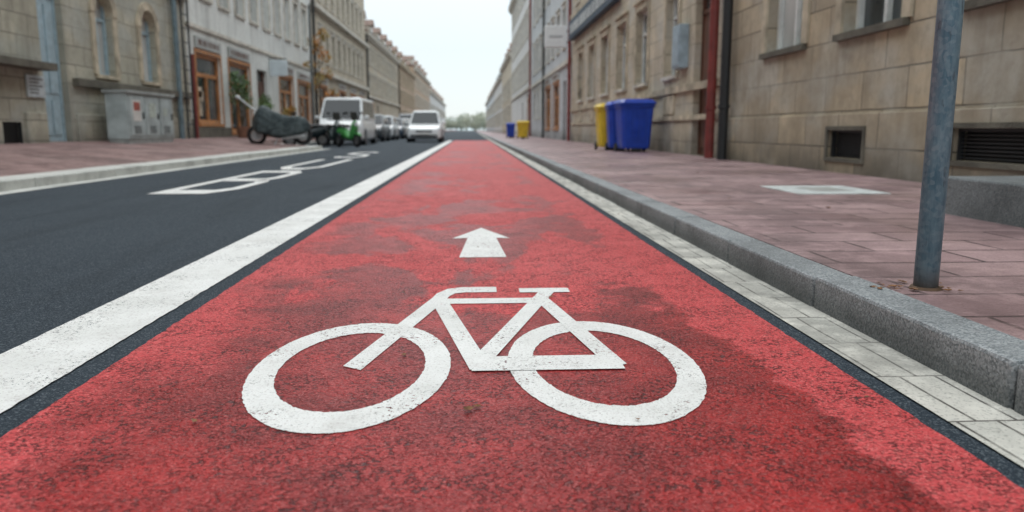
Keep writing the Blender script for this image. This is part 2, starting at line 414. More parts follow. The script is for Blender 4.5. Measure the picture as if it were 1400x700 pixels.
def building(name, side, y0, y1, h, wall, trim, ops=(), grid=None, frame='frame', roofm='roof', roofh=2.0, depth=9, z0=0.0, dormers=0, bands=(), plinth=None, shop='wood', sillm=None):
    xw = 4.6 if side > 0 else -9.0
    ox = lambda d: xw - side*d
    e = empty(name)
    ops = list(ops)
    if grid:
        for (zs, zh, pitch, w) in grid:
            n = max(1, int((y1-y0-0.8)//pitch)); off = ((y1-y0)-n*pitch)/2
            for i in range(n):
                c = y0+off+pitch*(i+0.5)
                ops.append((c-w/2, c+w/2, zs, zs+zh, 'win'))
    ops = [o for o in ops if o[3] < h-0.4]
    a, c = y0+0.004, y1-0.004
    ys = sorted(set([a, c]+[o[0] for o in ops]+[o[1] for o in ops])); zs = sorted(set([z0, h]+[o[2] for o in ops]+[o[3] for o in ops]))
    W, G, C, F, T, S, D, V, Wd, Pp, Sg = MB(), MB(), MB(), MB(), MB(), MB(), MB(), MB(), MB(), MB(), MB()
    for j in range(len(zs)-1):
        zm = (zs[j]+zs[j+1])/2; run = None
        for i in range(len(ys)-1):
            ym = (ys[i]+ys[i+1])/2
            solid = not any(o[0] < ym < o[1] and o[2] < zm < o[3] for o in ops)
            if solid and run is None: run = ys[i]
            if (not solid) and run is not None:
                W.quad((xw,run,zs[j]),(xw,ys[i],zs[j]),(xw,ys[i],zs[j+1]),(xw,run,zs[j+1])); run = None
        if run is not None: W.quad((xw,run,zs[j]),(xw,c,zs[j]),(xw,c,zs[j+1]),(xw,run,zs[j+1]))
    xb = ox(-depth)
    for yy in (a, c): W.quad((xw,yy,z0),(xb,yy,z0),(xb,yy,h),(xw,yy,h))
    W.quad((xb,a,z0),(xb,c,z0),(xb,c,h),(xb,a,h))
    for (p, q, r, t, kind) in ops:
        dp = 0.22 if kind != 'shop' else 0.15
        if kind == 'vent': dp = 0.10
        i0, i1 = ox(0), ox(-dp)
        for A, B in (((p,r),(q,r)), ((q,r),(q,t)), ((q,t),(p,t)), ((p,t),(p,r))):
            W.quad((i0,A[0],A[1]),(i0,B[0],B[1]),(i1,B[0],B[1]),(i1,A[0],A[1]))
        pane = lambda bb: bb.quad((i1,p,r),(i1,q,r),(i1,q,t),(i1,p,t))
        fr = F if kind != 'shop' else Wd
        if kind in ('win', 'arch', 'shop'):
            if kind != 'shop' and random.random() < 0.25: pane(C)
            else: pane(G)
            w = 0.07 if kind != 'shop' else 0.13
            o0, o1 = ox(-dp+0.002), ox(-dp+0.07)
            fr.box(o0,o1,p,p+w,r,t); fr.box(o0,o1,q-w,q,r,t)
            fr.box(o0,o1,p+w,q-w,r,r+w); fr.box(o0,o1,p+w,q-w,t-w,t)
            m = (p+q)/2
            zt = r+(t-r)*0.70
            fr.box(o0,ox(-dp+0.06),p+w,q-w,zt-w/2,zt+w/2)
            fr.box(o0,ox(-dp+0.065),m-w/2,m+w/2,r+w,zt-w/2)
            if kind == 'shop':
                Wd.box(ox(-.1), ox(.03), p-.10, p-.003, r-.1, t+.12); Wd.box(ox(-.1), ox(.03), q+.003, q+.10, r-.1, t+.12)
                Wd.box(ox(-.1), ox(.04), p-.003, q+.003, t+.003, t+.12); Wd.box(ox(-.1), ox(.06), p-.003, q+.003, r-.1, r-.003)
                for _ in range(3):
                    u = random.uniform(p+.2, q-.7); v = random.uniform(r+.2, zt-.7)
                    Pp.box(ox(-dp+.004), ox(-dp+.02), u, u+random.uniform(.25,.45), v, v+random.uniform(.3,.6))
                Sg.box(ox(-.02), ox(.07), p-.05, q+.05, t+.16, t+.52)
                u = p+.2
                while u < q-.3:
                    D.box(ox(.07), ox(.08), u, u+.12, t+.25, t+.43); u += random.uniform(.17, .3)
        elif kind == 'door':
            zt = t-0.55
            D.box(ox(-dp), ox(-dp+0.05), p+0.06, q-0.06, r, zt); m = (p+q)/2
            for (u0, u1) in ((p+0.14, m-0.05), (m+0.05, q-0.14)):
                for (v0, v1) in ((r+0.15, r+0.9), (r+1.05, zt-0.15)):
                    D.box(ox(-dp+.05), ox(-dp+0.075), u0, u1, v0, v1)
            pane(G); D.box(ox(-dp+.002), ox(-dp+0.08), p, q, zt, zt+0.08); D.box(ox(-dp+.002), ox(-dp+0.08), p, p+.058, r, t-.002); D.box(ox(-dp+.002), ox(-dp+0.08), q-.058, q, r, t-.002)
        elif kind == 'vent':
            V.quad((i1,p,r),(i1,q,r),(i1,q,t),(i1,p,t))
            zz_ = r+0.02
            V.box(ox(-.06), ox(-.01), p, p+.03, r, t); V.box(ox(-.06), ox(-.01), q-.03, q, r, t); V.box(ox(-.06), ox(-.01), p+.03, q-.03, t-.03, t)
            while zz_ < t-0.05:
                V.box(ox(-.07), ox(-.03), p+0.03, q-0.03, zz_, zz_+0.012); zz_ += 0.035
        if kind in ('win', 'arch'):
            S.box(ox(-dp+.08), ox(0.08), p-0.12, q+0.12, r-0.07, r+0.012)
            if kind == 'win':
                T.box(ox(-.03), ox(.04), p-0.17, p-0.004, r+.014, t+0.2); T.box(ox(-.03), ox(.04), q+0.004, q+0.17, r+.014, t+0.2)
                T.box(ox(-.03), ox(.05), p-0.003, q+0.003, t+.004, t+0.2); T.box(ox(-.03), ox(.11), p-0.2, q+0.2, t+.203, t+0.28)
            else:
                rr = (q-p)/2; yc = (p+q)/2; zs_ = t-rr; n = 12
                for i in range(n):
                    t0, t1 = math.pi*i/n, math.pi*(i+1)/n
                    y_0, y_1 = yc+rr*math.cos(t0), yc+rr*math.cos(t1)
                    T.hexa([(ox(-.02),y_0,zs_+rr*math.sin(t0)),(ox(-.02),y_1,zs_+rr*math.sin(t1)),(ox(-.2),y_1,zs_+rr*math.sin(t1)),(ox(-.2),y_0,zs_+rr*math.sin(t0)),
                            (ox(-.02),y_0,t-.002),(ox(-.02),y_1,t-.002),(ox(-.2),y_1,t-.002),(ox(-.2),y_0,t-.002)])
                arch_ring(T, ox, p, q, t, -.01, .07, .22)
                T.box(ox(-.03), ox(.05), p-0.2, p-0.004, r+.014, zs_); T.box(ox(-.03), ox(.05), q+0.004, q+0.2, r+.014, zs_)
    T.box(ox(-.1), ox(.18), a, c, h-.55, h-.33); T.box(ox(-.1), ox(.36), a, c, h-.328, h-.02)
    for (zb, hb, pr) in bands: T.box(ox(-.05), ox(pr), a, c, zb, zb+hb)
    rf = MB()
    rf.hexa([(ox(.42),a,h-.02),(ox(.42),c,h-.02),(xb,c,h-.02),(xb,a,h-.02),(ox(-2.2),a,h+roofh),(ox(-2.2),c,h+roofh),(ox(-depth+2.2),c,h+roofh),(ox(-depth+2.2),a,h+roofh)])
    for i in range(dormers):
        yc = y0+(y1-y0)*(i+0.5)/dormers; xf = ox(-0.5); xr = ox(-2.4)
        T.box(xf, xr, yc-.7, yc+.7, h+.2, h+1.5)
        G.box(ox(-.48), xr, yc-.42, yc+.42, h+.45, h+1.3)
        rf.loft([[(ox(-.3),yc-.85,h+1.5),(ox(-.3),yc+.85,h+1.5),(ox(-.3),yc,h+2.1)],[(xr,yc-.85,h+1.5),(xr,yc+.85,h+1.5),(xr,yc,h+2.1)]])
    ch = MB()
    for i in range(2):
        yc = y0+(y1-y0)*(0.2+0.55*i)+random.uniform(-.5, .5)
        ch.box(ox(-2.0), ox(-2.6), yc-.4, yc+.4, h+roofh*0.6, h+roofh+0.9)
    W.build('walls', wall, e); G.build('window_glass', MT['glass'], e); C.build('curtained_windows', MT['curtain'], e)
    F.build('window_frames', MT[frame], e); T.build('trim', MT[trim], e); S.build('sills', MT[sillm or trim], e)
    D.build('doors', MT['doorD'] if shop != 'blue' else MT['frameB'], e); V.build('vents', MT['dark'], e); Wd.build('shopfront_frames', MT['wood'], e)
    Pp.build('window_posters', POST, e); Sg.build('shop_sign_boards', SIGN, e)
    rf.build('roof', MT[roofm], e); ch.build('chimneys', MT['brown'], e)
    return e, ox

def pipe(parent, x, y, z0, z1, r, mat, name='drainpipe'):
    b = MB(); b.tube([(x, y, z0), (x, y, z1)], r, 14)
    z = z0+0.9
    while z < z1: b.tube([(x, y, z), (x, y, z+0.06)], r*1.25, 14); z += 2.0
    return b.build(name, mat, parent, smooth=False)
redp = simple('pipe_red_paint', (0.22, 0.04, 0.035), 0.5, var=0.3, scale=5)
bluep = simple('pipe_blue_grey', (0.15, 0.21, 0.24), 0.45, var=0.3, scale=5)

# --- right side
e, ox = building('sandstone_townhouse', 1, -8, 13.95, 14, MT['sandR1'], 'trim',
    ops=[(10.76,12.1,1.80,3.7,'win'),(8.24,9.6,1.80,3.7,'win'),(5.7,7.1,1.80,3.7,'win'),(3.0,4.4,1.8,3.7,'win'),(0.2,1.6,1.8,3.7,'win'),
         (8.85,9.75,0.30,0.64,'vent'),(5.9,7.15,0.36,0.66,'vent')],
    grid=[(5.2,2.0,2.7,1.3),(8.8,2.0,2.7,1.3)], sillm='trimD')
b = MB()
for (p, q) in ((-7.99, 5.88), (7.17, 8.83), (9.77, 13.94)):
    b.box(4.62, 4.565, p, q, 0.0, 0.84)
for (p, q, lo, hi) in ((5.88, 7.17, .34, .68), (8.83, 9.77, .28, .66)):
    b.box(4.62, 4.565, p, q, 0.0, lo); b.box(4.62, 4.565, p, q, hi, 0.84)
b.build('plinth', MT['sandR1'], e, bevel=0.01)
pipe(e, 4.45, 13.60, 0.12, 13.5, 0.085, MT['dark'])
b = MB()
for (p, q, lo, hi) in ((5.90, 7.15, .36, .66), (8.85, 9.75, .30, .64)):
    b.box(4.57, 4.545, p-.05, p-.002, lo-.05, hi+.05); b.box(4.57, 4.545, q+.002, q+.05, lo-.05, hi+.05); b.box(4.57, 4.545, p, q, hi+.002, hi+.05); b.box(4.57, 4.545, p, q, lo-.05, lo-.002)
b.build('vent_frames', MT['trimD'], e)
b = MB(); b.box(3.02, 4.56, 2.6, 4.80, 0.10, 0.355)
b.build('entrance_step', MT['stepm'], bevel=0.015)

e, ox = building('sandstone_townhouse', 1, 13.95, 36, 13.5, MT['sandR2'], 'trim',
    ops=[(14.75,16.1,0.12,3.5,'door'),(17.4,18.5,1.85,3.8,'win'),(20.4,21.8,1.85,3.8,'win'),(23.2,24.6,1.85,3.8,'win'),(26.2,27.6,1.85,3.8,'win'),(29.2,30.6,1.85,3.8,'win'),(32.2,33.6,1.85,3.8,'win'),
         (20.6,21.5,.35,.75,'vent'),(26.4,27.3,.35,.75,'vent')],
    grid=[(6.0,2.0,3.0,1.3),(9.6,1.9,3.0,1.3)], bands=[(1.45,0.14,0.07),(0.85,0.1,0.05),(5.5,0.2,0.12)], sillm='trimL')
pipe(e, 4.44, 14.32, 0.12, 13.0, 0.085, redp); pipe(e, 4.48, 35.9, 0.12, 13.0, 0.075, redp)
b = MB(); b.box(4.40, 4.60, 16.55, 17.15, 1.95, 2.85); b.box(4.385, 4.40, 16.6, 17.1, 2.0, 2.8)
b.build('meter_box', simple('meter_box_paint', (0.34, 0.43, 0.49), 0.5), e, bevel=0.02)
b = MB()
for p in (17.4, 20.4, 23.2, 26.2, 29.2, 32.2): b.box(4.62, 4.56, p+0.1, p+1.1, 0.98, 1.42)
b.build('dado_panels', MT['trim'], e, bevel=0.02)
g = empty('shop_sign')
b = MB(); b.box(4.35, 4.58, 24.2, 35.2, 4.55, 5.35); b.build('fascia_board', simple('fascia_blue', (0.03, 0.06, 0.095), 0.6), g, bevel=0.02)
b = MB(); y = 25.2
while y < 34.2:
    w = random.uniform(.3, .55); b.box(4.33, 4.352, y, y+w, 4.75, 4.78); b.box(4.33, 4.352, y, y+.09, 4.785, 5.15); b.box(4.33, 4.352, y+w-.09, y+w, 4.785, 5.12); y += w+.22
b.build('lettering', MT['frame'], g)
g = empty('projecting_sign')
b = MB(); b.box(3.4, 4.42, 36.5, 36.72, 4.4, 5.38); b.build('light_box', simple('sign_white', (0.80, 0.83, 0.83), 0.4, var=.08), g, bevel=0.04)
b = MB(); b.box(4.3, 4.62, 36.58, 36.64, 4.6, 4.66); b.box(4.3, 4.62, 36.58, 36.64, 5.1, 5.16); b.build('brackets', MT['dark'], g)
b = MB(); b.box(3.6, 4.2, 36.485, 36.498, 4.85, 4.92); b.build('sign_text', simple('sign_text_grey', (.4, .42, .44)), g)

G3 = lambda base, n, hh=3.4, w=1.15, p=2.6: [(base+hh*i, 1.9, p, w) for i in range(n)]
building('grey_townhouse', 1, 36, 60, 14.2, MT['plaster2'], 'trimL', ops=[(38,39.3,.12,3.0,'door'),(41,44,.7,3.1,'shop'),(45.5,48.5,.7,3.1,'shop'),(50,51.2,1.4,3.2,'win'),(53,54.2,1.4,3.2,'win'),(56,57.2,1.4,3.2,'win')], grid=G3(4.6, 3), bands=[(3.7,.2,.12)], dormers=3, roofm='slate')
building('pale_townhouse', 1, 60, 90, 14.0, MT['far'], 'trimL', ops=[(62,64,.7,3,'shop'),(70,71.2,.12,3,'door')], grid=G3(4.6, 3), bands=[(3.8,.2,.15)], dormers=4, roofm='slate')
building('sandstone_townhouse', 1, 90, 118, 9.4, MT['sandL3'], 'trimL', grid=G3(1.4, 3, 3.0), dormers=4, roofh=1.2)
building('grey_townhouse', 1, 118, 160, 8.6, MT['far'], 'trimL', grid=G3(1.2, 3, 2.8), dormers=5, roofh=1.2, roofm='slate')
building('pale_townhouse', 1, 160, 250, 8.4, MT['plaster2'], 'trimL', grid=G3(1.2, 3, 2.8), dormers=8, roofh=1.2)
pe = empty('drainpipe_run'); pipe(pe, 4.48, 60, 0.12, 13.5, 0.08, redp); pipe(pe, 4.48, 48.9, 0.12, 13.5, 0.07, MT['dark'])

# --- left side
e, ox = building('sandstone_corner_house', -1, -8, 25.6, 14, MT['sandL1'], 'trim',
    ops=[(17.05,18.05,0.38,4.0,'door'),(19.5,20.45,1.95,3.9,'arch'),(22.1,23.1,1.95,3.9,'arch'),(14.2,15.3,1.95,3.9,'arch'),(11,12.1,1.95,3.9,'arch'),(15.45,16.1,.36,.80,'vent')],
    grid=[(5.6,2.0,2.7,1.1),(9.2,2.0,2.7,1.1)], bands=[(4.6,.22,.14)], frame='frameB', shop='blue')
b = MB(); b.box(-9.02, -8.85, 18.25, 25.58, 1.62, 1.80); b.box(-9.02, -8.6, -7.9, 16.9, 1.85, 2.0); b.build('string_course', MT['trimD'], e, bevel=0.01)
b = MB(); b.box(-9.02, -8.93, 18.25, 25.58, 0.3, 1.0); b.box(-9.02, -8.93, 16.2, 16.95, 0.3, 1.0); b.build('plinth', MT['sandL1'], e, bevel=0.02)
pipe(e, -8.87, 24.35, 0.3, 13.5, 0.075, bluep)
b = MB()
for yy in (24.85, 25.4): b.tube([(-8.85, yy, .35), (-8.85, yy, 9)], 0.03, 6)
z = 0.8
while z < 9: b.tube([(-8.85, 24.85, z), (-8.85, 25.4, z)], 0.018, 6); z += 0.42
b.build('wall_ladder', MT['dark'], e)
pipe(e, -8.82, 25.52, 0.3, 3.0, 0.05, redp)
g = empty('wall_plaque'); b = MB(); b.box(-8.99, -8.95, 16.35, 17.0, 1.30, 1.75); b.build('plate', simple('plaque_grey', (0.55, 0.61, 0.64), 0.4), g, bevel=.008)
b = MB(); [b.box(-8.95, -8.945, 16.42, 16.42+random.uniform(.3, .5), 1.66-.07*i, 1.68-.07*i) for i in range(5)]; b.build('lines_of_text', MT['dark'], g)

e, ox = building('plastered_shop_house', -1, 25.6, 45.4, 13, MT['plaster'], 'trimL',
    ops=[(26.3,28.8,0.85,3.15,'shop'),(29.8,32.5,0.55,3.15,'shop'),(33.6,35.2,0.36,3.15,'door'),(37.4,40.2,0.85,3.15,'shop'),(41.3,44.3,0.75,3.1,'shop')],
    grid=[(5.0,2.0,1.98,1.05),(8.6,1.9,1.98,1.05)], bands=[(3.9,.12,.08)], frame='frame')
b = MB(); b.box(-9.02, -8.95, 25.65, 29.6, .3, .72); b.build('plinth', MT['trimD'], e)
g = empty('shop_sign'); b = MB(); b.box(-8.95, -8.2, 35.6, 35.75, 3.0, 3.7); b.build('sign_box', simple('sign_pale_blue', (.6,.68,.72), .4, var=.1), g, bevel=.03)
b = MB(); b.tube([(-8.2,35.67,3.75),(-9.0,35.67,3.75)], .02, 6); b.build('bracket', MT['dark'], g)

building('sandstone_townhouse', -1, 45.4, 68, 13.2, MT['sandL3'], 'trimL', ops=[(47,49.5,.8,3.2,'shop'),(51,52.3,.36,3.2,'door'),(54,56.6,.8,3.2,'shop'),(59,61.5,.8,3.2,'shop'),(63.5,66,.8,3.2,'shop')], grid=G3(4.7, 2, 3.5, 1.1, 2.2), bands=[(3.9,.25,.25),(7.5,.25,.3)], dormers=4)
building('sandstone_townhouse', -1, 68, 97, 8.9, MT['sandR2'], 'trimL', ops=[(70,72.5,.8,2.9,'shop'),(75,76.3,.36,2.9,'door')], grid=[(3.9,1.5,2.2,1.0),(6.3,1.4,2.2,1.0)], bands=[(3.4,.2,.2)], dormers=5, roofh=1.6)
building('brown_townhouse', -1, 97, 125, 8.9, MT['brown'], 'trim', grid=[(1.2,1.6,2.4,1.0),(3.9,1.5,2.4,1.0),(6.3,1.4,2.4,1.0)], dormers=4, roofh=1.8)
building('brown_townhouse', -1, 125, 170, 10.4, MT['brown'], 'trimL', grid=[(1.2,1.6,2.6,1.1),(4.3,1.7,2.6,1.1),(7.3,1.6,2.6,1.1)], dormers=5, roofh=1.6)
building('pale_townhouse', -1, 170, 270, 8.8, MT['far'], 'trimL', grid=[(1.2,1.6,2.8,1.1),(4.3,1.7,2.8,1.1)], dormers=8, roofh=1.2)
pe = empty('drainpipe_run')
for yy in (45.4, 68, 97): pipe(pe, -8.86, yy, 0.3, 8.7 if yy > 60 else 12.8, 0.08, MT['dark'])

# ---------------------------------------------------------------- sign post
g = empty('signpost')
b = MB(); b.tube([(1.534, 2.48, 0.10), (1.534, 2.48, 3.3)], 0.0385, 28); b.build('pole', MT['galv'], g, smooth=True)
b = MB(); b.tube([(1.534, 2.48, 0.112), (1.534, 2.48, 0.126)], [0.055, 0.046], 24); b.build('base_collar', simple('collar_rust', (.13,.08,.05), .8, scale=40), g)
b = MB(); b.tube([(1.534, 2.42, 2.9), (1.534, 2.435, 2.9)], 0.3, 32); b.build('sign_plate', simple('sign_blue', (.02,.12,.4), .4), g)

# leaves
def leaves(name, items, mat):
    b = MB()
    for (x, y, z, s) in items:
        a = random.uniform(0, 6.28); n = 7; tilt = random.uniform(-.35, .35)
        ring_ = []
        for i in range(n):
            t = a+2*math.pi*i/n; rr = s*(1.0 if i % 2 == 0 else .62)*(1.25 if i == 0 else .8)
            ring_.append((x+rr*math.cos(t), y+rr*math.sin(t), z+0.004+abs(rr*math.cos(t)*tilt)+random.uniform(0, s*.25)))
        i0 = len(b.v); b.v.append((x, y, z+.003)); b.v += ring_
        for i in range(n): b.f.append((i0, i0+1+i, i0+1+(i+1) % n))
    b.build(name, mat)
leafm = simple('dead_leaf', (0.26, 0.12, 0.045), 0.7, var=.6, scale=30)
it = []
for _ in range(34):
    a = random.uniform(0, 6.28); r = random.uniform(.045, .17)
    it.append((1.534+r*math.cos(a)-.04, 2.48+r*math.sin(a)*.7, .119, random.uniform(.008, .02)))
for _ in range(14): it.append((random.uniform(1.42, 4.3), random.uniform(3, 16), .119, random.uniform(.012, .028)))
for _ in range(22): it.append((random.uniform(1.08, 1.23), random.uniform(1.3, 14), .008, random.uniform(.006, .016)))
it += [(-.012, 1.70, .006, .018), (.01, 1.72, .006, .012), (-.62, 1.66, .006, .011), (-.20, 2.15, .006, .012), (.30, 2.9, .006, .013)]
for _ in range(20): it.append((random.uniform(-1, 1), random.uniform(1.3, 9), .006, random.uniform(.003, .008)))
leaves('fallen_leaves', it, leafm)

# ---------------------------------------------------------------- bins
def bin_(name, x, y, z, color, w=.62, d=.72, h=1.12, rot=0):
    g = empty(name, (x, y, z)); g.rotation_euler = (0, 0, rot)
    m = simple(name+'_plastic', color, 0.45, var=.18, scale=4)
    b = MB()
    def rr(hw, hd, zz, c=.06, yo=0):
        return [(-hw+c,-hd+yo,zz),(hw-c,-hd+yo,zz),(hw,-hd+c+yo,zz),(hw,hd-c+yo,zz),(hw-c,hd+yo,zz),(-hw+c,hd+yo,zz),(-hw,hd-c+yo,zz),(-hw,-hd+c+yo,zz)]
    b.loft([rr(w*.38,d*.36,.08),rr(w*.40,d*.38,.14),rr(w*.47,d*.46,h-.16),rr(w*.5,d*.5,h-.155),rr(w*.5,d*.5,h-.09)])
    b.build('body', m, g, bevel=.008)
    b = MB(); b.loft([rr(w*.52,d*.53,h-.088,.05,-.01),rr(w*.525,d*.535,h-.05,.06,-.01),rr(w*.45,d*.44,h+.03,.08,.02),rr(w*.3,d*.3,h+.045,.08,.03)]); b.build('lid', m, g, bevel=.008)
    b = MB(); b.tube([(-w*.42, d*.5+.08, h-.08), (w*.42, d*.5+.08, h-.08)], .018, 8); b.box(-w*.4, -w*.36, d*.45, d*.5+.09, h-.11, h-.07); b.box(w*.36, w*.4, d*.45, d*.5+.09, h-.11, h-.07)
    for k in (-.2, 0, .2): b.box(k*w-.015, k*w+.015, -d*.475, -d*.44, .35, h-.2)
    b.build('handle_and_ribs', m, g)
    b = MB(); b.cyl_x(-w*.42, d*.38, .1, .1, .06); b.cyl_x(w*.42, d*.38, .1, .1, .06); b.tube([(-w*.4, d*.38, .1), (w*.4, d*.38, .1)], .015, 8); b.box(-.12,.12,-d*.37,-d*.3,0,.09); b.build('wheels', MT['dark'], g)
    return g
BL = (0.012, 0.060, 0.44); YL = (0.74, 0.52, 0.04)
bin_('blue_wheelie_bin', 3.88, 18.5, .118, BL, w=.84, d=.78, h=1.20, rot=R(4))
bin_('blue_wheelie_bin', 3.70, 19.4, .118, BL, w=.66, d=.72, h=1.18, rot=R(-3))
bin_('yellow_wheelie_bin', 3.60, 20.4, .118, YL, w=.66, d=.7, h=1.16)
bin_('yellow_wheelie_bin', 2.95, 45, .118, YL, w=.7, d=.7, h=.98)
bin_('blue_wheelie_bin', 2.45, 49, .118, BL, w=.55, d=.7, h=.9)

# ---------------------------------------------------------------- electrical cabinet
g = empty('electrical_cabinet')
cabm = simple('cabinet_paint', (0.42, 0.48, 0.48), 0.6, var=.3, scale=3)
b = MB(); b.box(-8.62, -8.12, 18.9, 21.7, .42, 1.50); b.build('housing', cabm, g, bevel=.015)
b = MB(); b.box(-8.66, -8.06, 18.84, 21.76, 1.50, 1.57); b.box(-8.6, -8.14, 18.92, 21.68, .2, .42); b.build('roof_and_base', simple('cabinet_concrete', (.34,.36,.35), .7), g, bevel=.01)
b = MB()
for p in (18.98, 19.88, 20.8): b.box(-8.12, -8.10, p, p+.84, .50, 1.44)
b.build('doors', cabm, g, bevel=.008)
b = MB()
for p in (18.98, 19.88, 20.8):
    b.box(-8.10, -8.08, p+.72, p+.77, .9, 1.06)
    for k in range(5): b.box(-8.10, -8.095, p+.2, p+.6, .56+.04*k, .575+.04*k)
b.build('handles', MT['dark'], g)
b = MB(); b.box(-8.099, -8.094, 19.15, 19.6, .85, 1.35); b.build('poster', simple('poster_paper', (.72,.70,.66), .6, var=.2), g)
b = MB(); b.box(-8.094, -8.091, 19.2, 19.55, 1.1, 1.3); b.build('poster_print', simple('poster_red', (.4,.10,.07), .6, var=.7, scale=12), g)
b = MB(); b.box(-8.099, -8.094, 20.1, 20.5, .95, 1.3); b.box(-8.099, -8.094, 21.0, 21.25, 1.0, 1.2); b.build('flyers', simple('flyer_paper', (.5,.56,.5), .6, var=.4, scale=15), g)

# ---------------------------------------------------------------- vehicles
tyre = simple('tyre_rubber', (0.018,0.018,0.02), .8, scale=20); rim = simple('alloy_rim', (.35,.36,.37), .35, metal=.8, scale=10)
cgl = M('car_glass', .05, (.012,.016,.018), spec=.6).m; lampm = M('headlamp_glass', .1, (.65,.68,.70), spec=.8).m
tail = simple('tail_light', (.35,.01,.01), .3); plm = simple('number_plate', (.75,.75,.72), .4, var=.1)
def car(name, x, y, color, L=4.1, W=1.74, H=1.48, kind='hatch', z=0.0, rot=0.0):
    g = empty(name, (x, y, z)); g.rotation_euler = (0, 0, rot)
    pm = M(name+'_paint', .28, color, spec=.6)
    pm.col(pm.mix(pm.ramp(pm.noise(3, 4), .35, .7, 0, .4), color, tuple(c*.8 for c in color))); pm.b.inputs['Coat Weight'].default_value = .6
    pm = pm.m; hw = W/2
    def sec(yy, w, zb, zm, zt, inset=.1):
        return [(-w+.08,yy,zb),(w-.08,yy,zb),(w,yy,zb+.1),(w,yy,zm),(w-.04,yy,(zm+zt)/2+.02),(w-inset,yy,zt),(-w+inset,yy,zt),(-w+.04,yy,(zm+zt)/2+.02),(-w,yy,zm),(-w,yy,zb+.1)]
    if kind == 'van':
        belt, hood, cb0, cb1, cr0, cr1, rw = 1.08, .98, .45, L-.05, 1.22, L-.18, hw-.17
    else:
        belt, hood, cb0, cb1, cr0, cr1, rw = .93, .84, .92, L-.12, 1.62, L-.75, hw-.24
    b = MB()
    b.loft([sec(0,hw-.16,.30,.42,.60),sec(.06,hw-.07,.22,.48,hood-.13),sec(.30,hw-.02,.19,.6,hood-.04),sec(cb0,hw,.18,.66,belt-.02),sec(L*.5,hw,.18,.66,belt+.01),sec(L-.35,hw,.2,.66,belt+.02),sec(L-.05,hw-.06,.25,.6,belt),sec(L,hw-.14,.35,.55,belt-.15)])
    b.build('body', pm, g, bevel=.02, smooth=False, seg=3)
    cw = hw-.07
    B4 = [(-cw,cb0,belt-.03),(cw,cb0,belt-.03),(cw,cb1,belt-.03),(-cw,cb1,belt-.03)]
    T4 = [(-rw,cr0,H-.05),(rw,cr0,H-.05),(rw,cr1,H-.03),(-rw,cr1,H-.03)]
    M4 = [(-rw+.12,cr0+.18,H),(rw-.12,cr0+.18,H),(rw-.12,cr1-.15,H),(-rw+.12,cr1-.15,H)]
    b = MB(); b.loft([B4, T4, M4]); b.build('cabin', pm, g, bevel=.03, seg=3)
    gl = MB()
    def pane(p0, p1, p2, p3, u0, u1, v0, v1):
        P = [Vector(p) for p in (p0, p1, p2, p3)]
        nrm = (P[1]-P[0]).cross(P[3]-P[0]).normalized()*.012
        f = lambda u, v: (P[0]*(1-u)+P[1]*u)*(1-v)+(P[3]*(1-u)+P[2]*u)*v
        q = [f(u0,v0), f(u1,v0), f(u1,v1), f(u0,v1)]
        gl.hexa([tuple(k-nrm) for k in q]+[tuple(k+nrm) for k in q])
    pane(B4[0],B4[1],T4[1],T4[0],.05,.95,.06,.93)
    pane(B4[2],B4[3],T4[3],T4[2],.08,.92,.2,.9)
    sp = [(.10,.38),(.41,.66),(.69,.93)] if kind != 'van' else [(.07,.27),(.31,.60),(.64,.92)]
    for (u0, u1) in sp:
        pane(B4[1],B4[2],T4[2],T4[1],u0,u1,.12,.88); pane(B4[0],B4[3],T4[3],T4[0],u0,u1,.12,.88)
    gl.build('windows', cgl, g)
    d = MB()
    d.box(-hw*.45,hw*.45,-.012,.05,.50,.60); d.box(-hw*.75,hw*.75,-.02,.05,.28,.38)
    for s in (-1, 1):
        for yy in (.78, L-.78):
            d.cyl_x(s*(hw-.10), yy, .33, .37, .215, 24)
    d.build('grille_and_arches', MT['dark'], g)
    b = MB(); r2 = MB()
    for s in (-1, 1):
        for yy in (.78, L-.78):
            b.tube([(s*(hw-.21), yy, .31), (s*(hw+.0), yy, .31)], .31, 24); r2.tube([(s*(hw-.05), yy, .31), (s*(hw+.012), yy, .31)], .19, 12)
    b.build('tyres', tyre, g, bevel=.02); r2.build('rims', rim, g, bevel=.01)
    b = MB()
    for s in (-1, 1):
        b.loft([[(s*(hw-.50),.035,.60),(s*(hw-.14),.06,.58),(s*(hw-.12),.07,hood-.17),(s*(hw-.46),.05,hood-.20)],[(s*(hw-.50),-.018,.60),(s*(hw-.14),.03,.58),(s*(hw-.12),.05,hood-.17),(s*(hw-.46),.02,hood-.20)]])
    b.build('headlamps', lampm, g, bevel=.01)
    b = MB(); b.box(-hw-.16,-hw+.03,cb0+.28,cb0+.40,belt,belt+.15); b.box(hw-.03,hw+.16,cb0+.28,cb0+.40,belt,belt+.15); b.build('mirrors', pm, g, bevel=.03)
    b = MB(); b.box(-.26,.26,-.035,-.013,.40,.51); b.build('number_plate', plm, g)
    b = MB()
    for s in (-1, 1): b.box(s*(hw-.2), s*(hw-.08), L-.06, L+.01, .6, .88)
    b.build('tail_lights', tail, g)
    return g
WH = (.80,.83,.84)
car('parked_van', -5.42, 32.2, WH, L=4.9, W=1.92, H=1.99, kind='van')
car('parked_car', -5.55, 41.5, (.03,.04,.05), H=1.47)
car('parked_car', -5.60, 47.5, (.55,.58,.60), H=1.5)
car('parked_car', -5.55, 53.5, (.05,.08,.12), H=1.45)
car('parked_car', -5.55, 60, (.5,.5,.5), H=1.5)
car('parked_van', -5.5, 67, (.25,.27,.3), L=4.9, W=1.9, H=1.98, kind='van')
car('parked_car', -5.55, 75, (.3,.04,.04), H=1.45)
car('parked_car', -5.55, 84, (.6,.62,.63), H=1.5)
